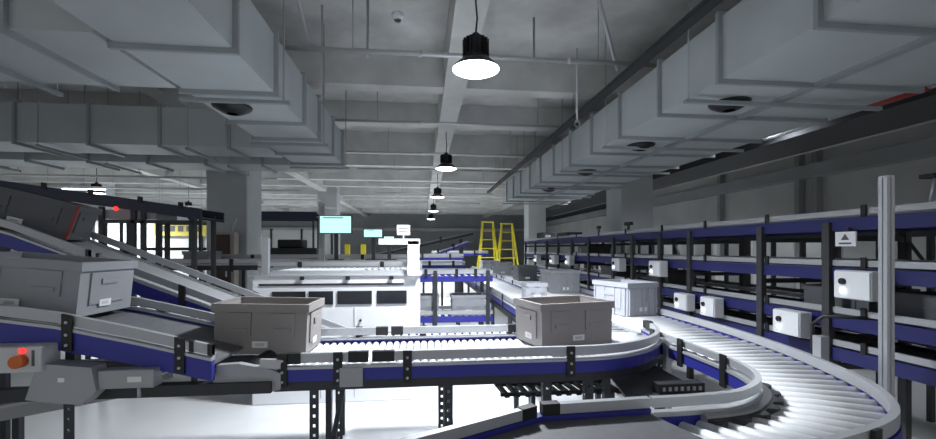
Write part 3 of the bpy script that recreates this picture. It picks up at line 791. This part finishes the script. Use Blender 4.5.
# ------------------------------------------------------------------ things around the left column
simple_conveyor('dark cross conveyor in front of the left column', -4.6, -1.75, 5.9, 6.4, 1.28, XG, rail='dark_steel', n=20)
put(make_tote('small dark grey tote beside the brown cabinet by left column', 'tote_grey', .36, .32, .19, .93, group='totes near the column', labels=('front',)), -2.95, 6.15, 1.282)
t = thing('electrical_cabinet', 'brown electrical cabinet with pale frame before the left column', 'cabinet', (-3.55, 8.1, 0))
MB().bevbox(-.2, .2, 0, .2, 0, 1.80, .008).build('body', 'frame_tan', t)
d_ = MB().box(-.17, .13, -.012, 0, .1, 1.76).build('door', 'brown_panel', t)
MB().box(.06, .085, -.03, -.012, 1.0, 1.1).build('handle', 'aluminium', d_)
MB().tube([(.15, .05, 1.8), (.15, .05, 1.9), (.22, .05, 2.05)], .012, 8).build('conduit', 'aluminium', t)

# left bay partition, banner, shelving
t = thing('partition_wall', 'bright white partition panels seen beyond the left incline', 'partition', (-7.8, 14, 0), group='white partitions')
for k in range(5):
    rel(MB().box(-10.8+1.02*k, -10.8+1.0+1.02*k, 14, 14.05, .05, 2.55), t, 'panel', 'board_white')
for k in range(6): rel(MB().box(-10.84+1.02*k, -10.78+1.02*k, 13.96, 14.07, 0, 2.6), t, 'post', 'steel_post')
rel(MB().box(-10.84, -5.7, 13.97, 14.06, 2.55, 2.62), t, 'top_rail', 'steel_post')
t = thing('banner', 'yellow banner with dark lettering on the white partition', 'banner', (-7.3, 13.9, 1.9))
MB().box(-.75, .75, -.01, .01, 0, .42).build('cloth', 'banner_yellow', t)
for k in range(5):
    MB().box(-.55+.24*k, -.39+.24*k, -.014, -.01, .13, .30).build('character', 'label_print', t)
MB().box(-.76, .76, -.015, .03, .42, .45).build('top_bar', 'steel_post', t)
# hang the banner from two cords
for sx in (-.6, .6): MB().tube([(sx, 0, .45), (sx, 0, 2.3)], .006, 6).build('cord', 'rod_steel', t)
def tall_frame(label, x0, x1, y0, y1, h, shelves, group):
    t = thing('steel_rack', label, 'rack', ((x0+x1)/2, y0, 0), group=group)
    for x in (x0, x1):
        for y in (y0, y1): rel(MB().box(x-.025, x+.025, y-.025, y+.025, 0, h), t, 'post', 'steel_post')
    for z in shelves:
        for y in (y0, y1): rel(MB().box(x0, x1, y-.02, y+.02, z-.03, z+.03), t, 'beam', 'steel_post')
    return t
tall_frame('tall black steel frame before the white partition', -5.6, -4.5, 9.3, 9.9, 2.1, (.8, 1.5, 2.05), 'black frames in left bay')
tall_frame('narrow black steel frame left of the yellow banner', -7.6, -6.9, 10.2, 10.7, 2.25, (1.3, 2.2), 'black frames in left bay')
FFa = P((-5.6, 11.0, 2.32), (-2.6, 11.0, 2.32)); FFb = P((-5.6, 11.5, 2.32), (-2.6, 11.5, 2.32))
t = conveyor('high blue railed conveyor far behind the left column', FFa, FFb, dict(rail=(.1, -.1), rail_mat='rail_navy', beam=False, legs=[.02, .5, .98], slotted=False, guards=[], leg_mat='steel_post'), dict(rail=(.1, -.1), rail_mat='rail_navy', beam=False, legs=[.02, .98], slotted=False, guards=[], leg_mat='steel_post'), name='belt_conveyor')
belt(t, FFa, FFb)
t = thing('partition_wall', 'overlit white partition right of the left column', 'partition', (-4.6, 15.5, 0), group='white partitions')
for k in range(3): rel(MB().box(-6.2+1.02*k, -5.2+1.02*k, 15.5, 15.55, .05, 2.15), t, 'panel', 'board_white')
for k in range(4): rel(MB().box(-6.24+1.02*k, -6.18+1.02*k, 15.46, 15.57, 0, 2.2), t, 'post', 'steel_post')
t = thing('machine_block', 'dark machine block behind cabinet left of the monitors', 'machine', (-2.2, 7.4, 0))
rel(MB().bevbox(-2.55, -1.75, 7.4, 8.0, 0, 1.52, .02), t, 'body', 'dark_steel')
rel(MB().bevbox(-2.4, -2.0, 7.45, 7.8, 1.52, 1.66, .02), t, 'motor', 'black_plastic')
rel(MB().box(-1.7+-.75, -1.9, 7.38, 7.4, 1.05, 1.35), t, 'panel', 'plate_grey')

# ------------------------------------------------------------------ ladders
def ladder(label, x, y, w, h, group):
    t = thing('step_ladder', label, 'ladder', (x, y, 0), group=group)
    for s in (-1, 1):
        MB().bar((s*w/2, -.45, 0), (s*w*.22, 0, h), .06, .05).build('front_rail', 'yellow_paint', t)
        MB().bar((s*w/2, .5, 0), (s*w*.22, .05, h-.1), .05, .05).build('rear_rail', 'yellow_paint', t)
    n = 8
    for k in range(1, n):
        f = k/n; ww = w/2*(1-f) + w*.22*f
        MB().box(-ww, ww, -.45*(1-f)-.04, -.45*(1-f)+.04, h*f-.015, h*f+.015).build('step', 'yellow_paint', t)
    MB().box(-w*.26, w*.26, -.05, .15, h, h+.03).build('top_platform', 'yellow_paint', t)
ladder('left yellow step ladder standing beyond the totes', 2.25, 14.6, .8, 2.42, 'yellow step ladders')
ladder('right yellow step ladder standing beyond the totes', 2.98, 14.9, .85, 2.38, 'yellow step ladders')
for k, (px, nm) in enumerate([(347.5, 'left yellow guard post far behind the monitors'), (363.5, 'right yellow guard post far behind the monitors')]):
    x, _ = at(px, 250, 9.5)
    t = thing('guard_post', nm, 'post', (x, 9.5, 0), group='yellow guard posts')
    MB().box(-.05, .05, -.05, .05, 0, 1.6).build('shaft', 'yellow_paint', t)
    MB().box(-.1, .1, -.1, .1, 0, .015).build('foot_plate', 'dark_steel', t)
    MB().box(-.052, .052, -.052, .052, 1.2, 1.28).build('stripe', 'black_plastic', t)

# ------------------------------------------------------------------ right multi-tier racks
XR0, XR1 = 3.12, 3.72
RY = [1.2, 2.1, 2.97, 3.62, 4.67, 5.29, 6.03, 6.67, 7.7, 8.6, 9.5, 10.4, 11.5, 12.6]
rk = thing('conveyor_rack', 'long dark steel rack frame along right side holding conveyor tiers', 'rack', (3.3, 0, 0))
for y in RY:
    for x in (XR0-.03, XR1+.03): rel(MB().box(x-.025, x+.025, y-.03, y+.03, 0, 1.70), rk, 'post', 'steel_post')
    for z in (.58, .80, 1.19, 1.56):
        rel(MB().box(XR0-.03, XR1+.03, y-.02, y+.02, z, z+.04), rk, 'cross_beam', 'steel_post')
for i in range(1, len(RY)-1, 4):
    rel(MB().bar((XR1+.03, RY[i], .3), (XR1+.03, RY[i+1], 1.6), .03, .01), rk, 'brace', 'steel_post')
tiers = [(1.71, 'top'), (1.34, 'second'), (.985, 'third'), (.74, 'lowest')]
for zt, nm in tiers:
    Lp = P((XR0, .9, zt), (XR0, 12.8, zt)); Rp = P((XR1, .9, zt), (XR1, 12.8, zt))
    br = [(y+.35-.9)/11.9 for y in (1.0, 1.7, 2.35, 3.2, 4.05, 4.9, 5.9, 6.9, 8.0, 9.2)]
    o1 = dict(rail_mat='rail_blue_shaded', rail=(.02, -.075), guard_z=(.035, .078), brackets=br, bracket_z=(.02, .10), bracket_w=.035, beam=False, guard_mat='aluminium_dull', lip=False)
    o2 = dict(rail_mat='rail_blue_shaded', rail=(.02, -.075), guard_z=(.035, .078), beam=False, guard_mat='aluminium_dull', lip=False)
    t = conveyor(nm + ' tier conveyor with blue rail on the right rack', Lp, Rp, o1, o2, name='belt_conveyor', group='conveyor tiers on the right rack')
    belt(t, Lp, Rp)
RG = 'totes on the right rack'
rt = put(make_tote('dark grey tote on third tier near the triangle sign', 'tote_dark', .42, .56, .22, .94, group=RG, labels=('left',)), 3.42, 3.05, .986)
for (y, z, nm) in [(2.35, .986, 'dark grey tote on third tier right behind the aluminium post'), (5.6, .986, 'dark grey tote on third tier of rack at middle distance'), (8.2, 1.341, 'dark grey tote on second tier far along the rack'), (7.2, .986, 'dark grey tote on third tier beyond the middle posts')]:
    dup(rt, (3.42, y, z), label=nm)
# control boxes
def control_box(label, y0, y1, z0, z1, group):
    t = thing('control_box', label, 'control box', (3.01, (y0+y1)/2, z0), group=group)
    w, h = y1-y0, z1-z0
    MB().bevbox(-.06, .045, -w/2, w/2, 0, h, .008).build('housing', 'box_grey', t)
    dr = MB().box(-.068, -.06, -w/2+.008, w/2-.008, .008, h-.008).build('door', 'white_paint', t)
    MB().tube([(-.068, w*.22, h*.62), (-.085, w*.22, h*.62)], .022, 12).build('switch', 'black_plastic', dr)
    MB().tube([(-.068, w*.22, h*.30), (-.078, w*.22, h*.30)], .016, 12).build('indicator_lamp', 'white_light', dr)
    MB().box(.045, .06, -.02, .02, h*.5-.03, h*.5+.03).build('mounting_arm', 'steel_post', t)
    return t
CG = 'white control boxes on the right rack'
for (y0, y1, z0, z1, nm) in [
    (2.53, 2.79, 1.15, 1.35, 'largest white control box just left of the aluminium post'),
    (3.07, 3.33, .80, 1.0, 'nearest low white control box above the curve guard'),
    (4.06, 4.28, .80, 1.0, 'second low white control box from the curve on rack'),
    (4.52, 4.76, .80, .99, 'third low white control box from the curve on rack'),
    (5.06, 5.32, 1.15, 1.35, 'white control box on second tier above the pale ribbed tote'),
    (6.16, 6.42, 1.16, 1.36, 'white control box on second tier left of the pale ribbed tote'),
    (8.36, 8.62, 1.17, 1.37, 'small distant white control box above the grey ribbed tote'),
    (9.36, 9.70, 1.16, 1.36, 'tiny distant white control box behind the grey ribbed tote'),
    (10.8, 11.1, 1.16, 1.34, 'farthest tiny white control box near the right ladder')]:
    control_box(nm, y0, y1, z0, z1, CG)
# triangle sign
t = thing('sign_board', 'white sign with black triangle hanging between upper tiers of right rack', 'sign', (3.055, 2.80, 1.625))
MB().box(-.006, .006, -.075, .075, -.105, .0).build('board', 'white_paint', t)
MB().add([V((-.009, -.03, -.06)), V((-.009, .03, -.06)), V((-.009, 0, -.015)), V((-.0065, -.03, -.06)), V((-.0065, .03, -.06)), V((-.0065, 0, -.015))],
         [(0, 1, 2), (5, 4, 3), (0, 3, 4, 1), (1, 4, 5, 2), (2, 5, 3, 0)]).build('triangle_mark', 'label_print', t)
MB().box(-.009, -.006, -.045, .045, -.09, -.078).build('text_line', 'label_print', t)
MB().box(.006, .03, -.01, .01, -.03, .03).build('hook', 'steel_post', t)

# back row panels seen through the tiers
PGp = 'pale panels behind the right rack'
i = 0
ords = 'first second third fourth fifth sixth seventh eighth ninth tenth eleventh'.split()
for y in (4.9, 5.6, 6.4, 7.3, 8.3, 9.3, 10.4, 11.6, 13.0):
    t = thing('panel_board', 'pale board standing behind the right rack, ' + ords[i] + ' counted from the near end', 'board', (5.3, y, 0), group=PGp)
    wd = (.5, .3, .55, .5, .6, .6, .7, .8, .9)[i]
    rel(MB().bevbox(5.28, 5.32, y, y+wd, .06, 1.68, .005), t, 'panel', 'board_white')
    for q in (y+.03, y+wd-.03): rel(MB().box(5.23, 5.37, q-.02, q+.02, 0, .06), t, 'foot', 'steel_post')
    i += 1
rk2 = thing('conveyor_rack', 'second dark rack frame standing behind the right rack', 'rack', (4.4, 0, 0))
for k in range(26): 
    y = 1.6 + .42*k
    if 8.4 < y < 9.8: continue
    rel(MB().box(4.38, 4.42, y-.02, y+.02, 0, 1.64), rk2, 'post', 'steel_post')
for z in (.6, 1.0, 1.3, 1.64): rel(MB().box(4.37, 4.43, 1.5, 8.4, z-.03, z+.03), rk2, 'beam', 'steel_post')

# aluminium post by the curve
t = thing('aluminium_post', 'tall slotted aluminium post standing beside the outer curve guard', 'post', (2.188, 1.81, 0))
m = MB(); w = .04
pr = [(-w, -w), (-.006, -w), (-.006, -w+.012), (.006, -w+.012), (.006, -w), (w, -w), (w, -.006), (w-.012, -.006), (w-.012, .006), (w, .006), (w, w), (-w, w), (-w, .006), (-w+.012, .006), (-w+.012, -.006), (-w, -.006)]
m.prism([(a*.5, b*.5) for a, b in pr], 0, 1.84); m.build('profile', 'aluminium', t)
MB().box(-.07, .07, -.07, .07, 0, .012).build('foot_plate', 'dark_steel', t)
MB().box(-.5*w, .5*w, -.5*w, .5*w, 1.84, 1.846).build('end_cap', 'box_grey', t)
t = thing('cable_conduit', 'grey bent conduit with socket under the third rack tier', 'conduit', (2.6, 2.55, 0))
MB().box(-.03, .03, -.03, .03, 0, .93).build('upright', 'aluminium', t)
MB().tube([(.0, .06, .7), (0, .06, 1.0), (.02, .0, 1.06), (.08, -.08, 1.065), (.2, -.12, 1.06)], .012, 8).build('conduit_tube', 'dark_steel', t)
# bracketed sensor on the rack behind the post
t = thing('sensor_bracket', 'small black sensor arm on top rack rail right of aluminium post', 'sensor', (3.1, 2.3, 1.79))
MB().tube([(-.02, 0, 0), (-.02, -.02, .14)], .008, 8).build('arm', 'aluminium_dull', t)
MB().box(-.06, .02, -.05, .03, .14, .165).build('sensor', 'black_plastic', t)
# small machinery on and beside the rack
def drive_unit(label, x, y, z, w, d_, h, group):
    t = thing('drive_unit', label, 'motor', (x, y, z), group=group)
    MB().bevbox(-w/2, w/2, -d_/2, d_/2, 0, h, .01).build('gearbox', 'dark_steel', t)
    MB().tube([(w/2, 0, h*.55), (w/2+.12, 0, h*.55)], h*.34, 14).build('motor_can', 'black_plastic', t)
    MB().box(-w*.3, w*.1, -d_/2-.004, -d_/2, h*.4, h*.7).build('label', 'plate_grey', t)
drive_unit('dark drive unit on top tier at far end of right rack', 3.42, 11.6, 1.712, .36, .6, .24, 'drive units on the right rack')
drive_unit('dark drive unit on top tier nearer than the far end one', 3.42, 9.7, 1.712, .36, .7, .17, 'drive units on the right rack')
drive_unit('black gear motor on lowest tier right of aluminium post', 3.40, 2.25, .742, .2, .26, .10, 'drive units on the right rack')
for y, nm in ((6.2, 'pair of tiny black sensors on top rail before the right column'), (7.3, 'tiny black sensor on top rail beyond the right column')):
    t = thing('sensor_bracket', nm, 'sensor', (3.11, y, 1.788))
    MB().box(-.015, .015, -.015, .015, 0, .07).build('arm', 'steel_post', t)
    for q in ((-.05, .05) if y < 7 else (0,)): MB().box(-.03, .03, q-.035, q+.035, .07, .12).build('sensor', 'black_plastic', t)
t = thing('louvre_panel', 'long dark louvre panel high on the far right wall', 'vent', (7.9, 22, 2.95))
rel(MB().box(7.9, 7.99, 17.5, 27.5, 3.22, 3.95), t, 'frame', 'dark_steel')
for k in range(6): rel(MB().box(7.86, 7.9, 17.6, 27.4, 3.27+.11*k, 3.31+.11*k), t, 'slat', 'steel_post')
# black cable along floor at right
t = MB().tube(spline([(2.35, 1.5, .012), (2.6, 1.75, .012), (3.4, 1.3, .012)], 8), .012, 8).build('floor_cable', 'black_plastic')
tag(t, 'black cable lying on the pale floor right of the curve', 'cable')

# ------------------------------------------------------------------ world, camera, view
w = bpy.data.worlds.new('World'); S.world = w; w.use_nodes = True
w.node_tree.nodes['Background'].inputs[0].default_value = (.94, .97, 1, 1)
w.node_tree.nodes['Background'].inputs[1].default_value = .55
cam = bpy.data.cameras.new('camera'); co = bpy.data.objects.new('camera', cam); COL.objects.link(co)
co.location = (0, 0, HC); co.rotation_euler = (math.radians(90), 0, -TH)
cam.sensor_width = 36; cam.lens = 36*F/936; cam.shift_y = 29.5/936; cam.clip_start = .05; cam.clip_end = 100
S.camera = co
S.view_settings.view_transform = 'Standard'; S.view_settings.look = 'None'
S.view_settings.gamma = 1; S.view_settings.use_curve_mapping = False; S.view_settings.exposure = 0.0
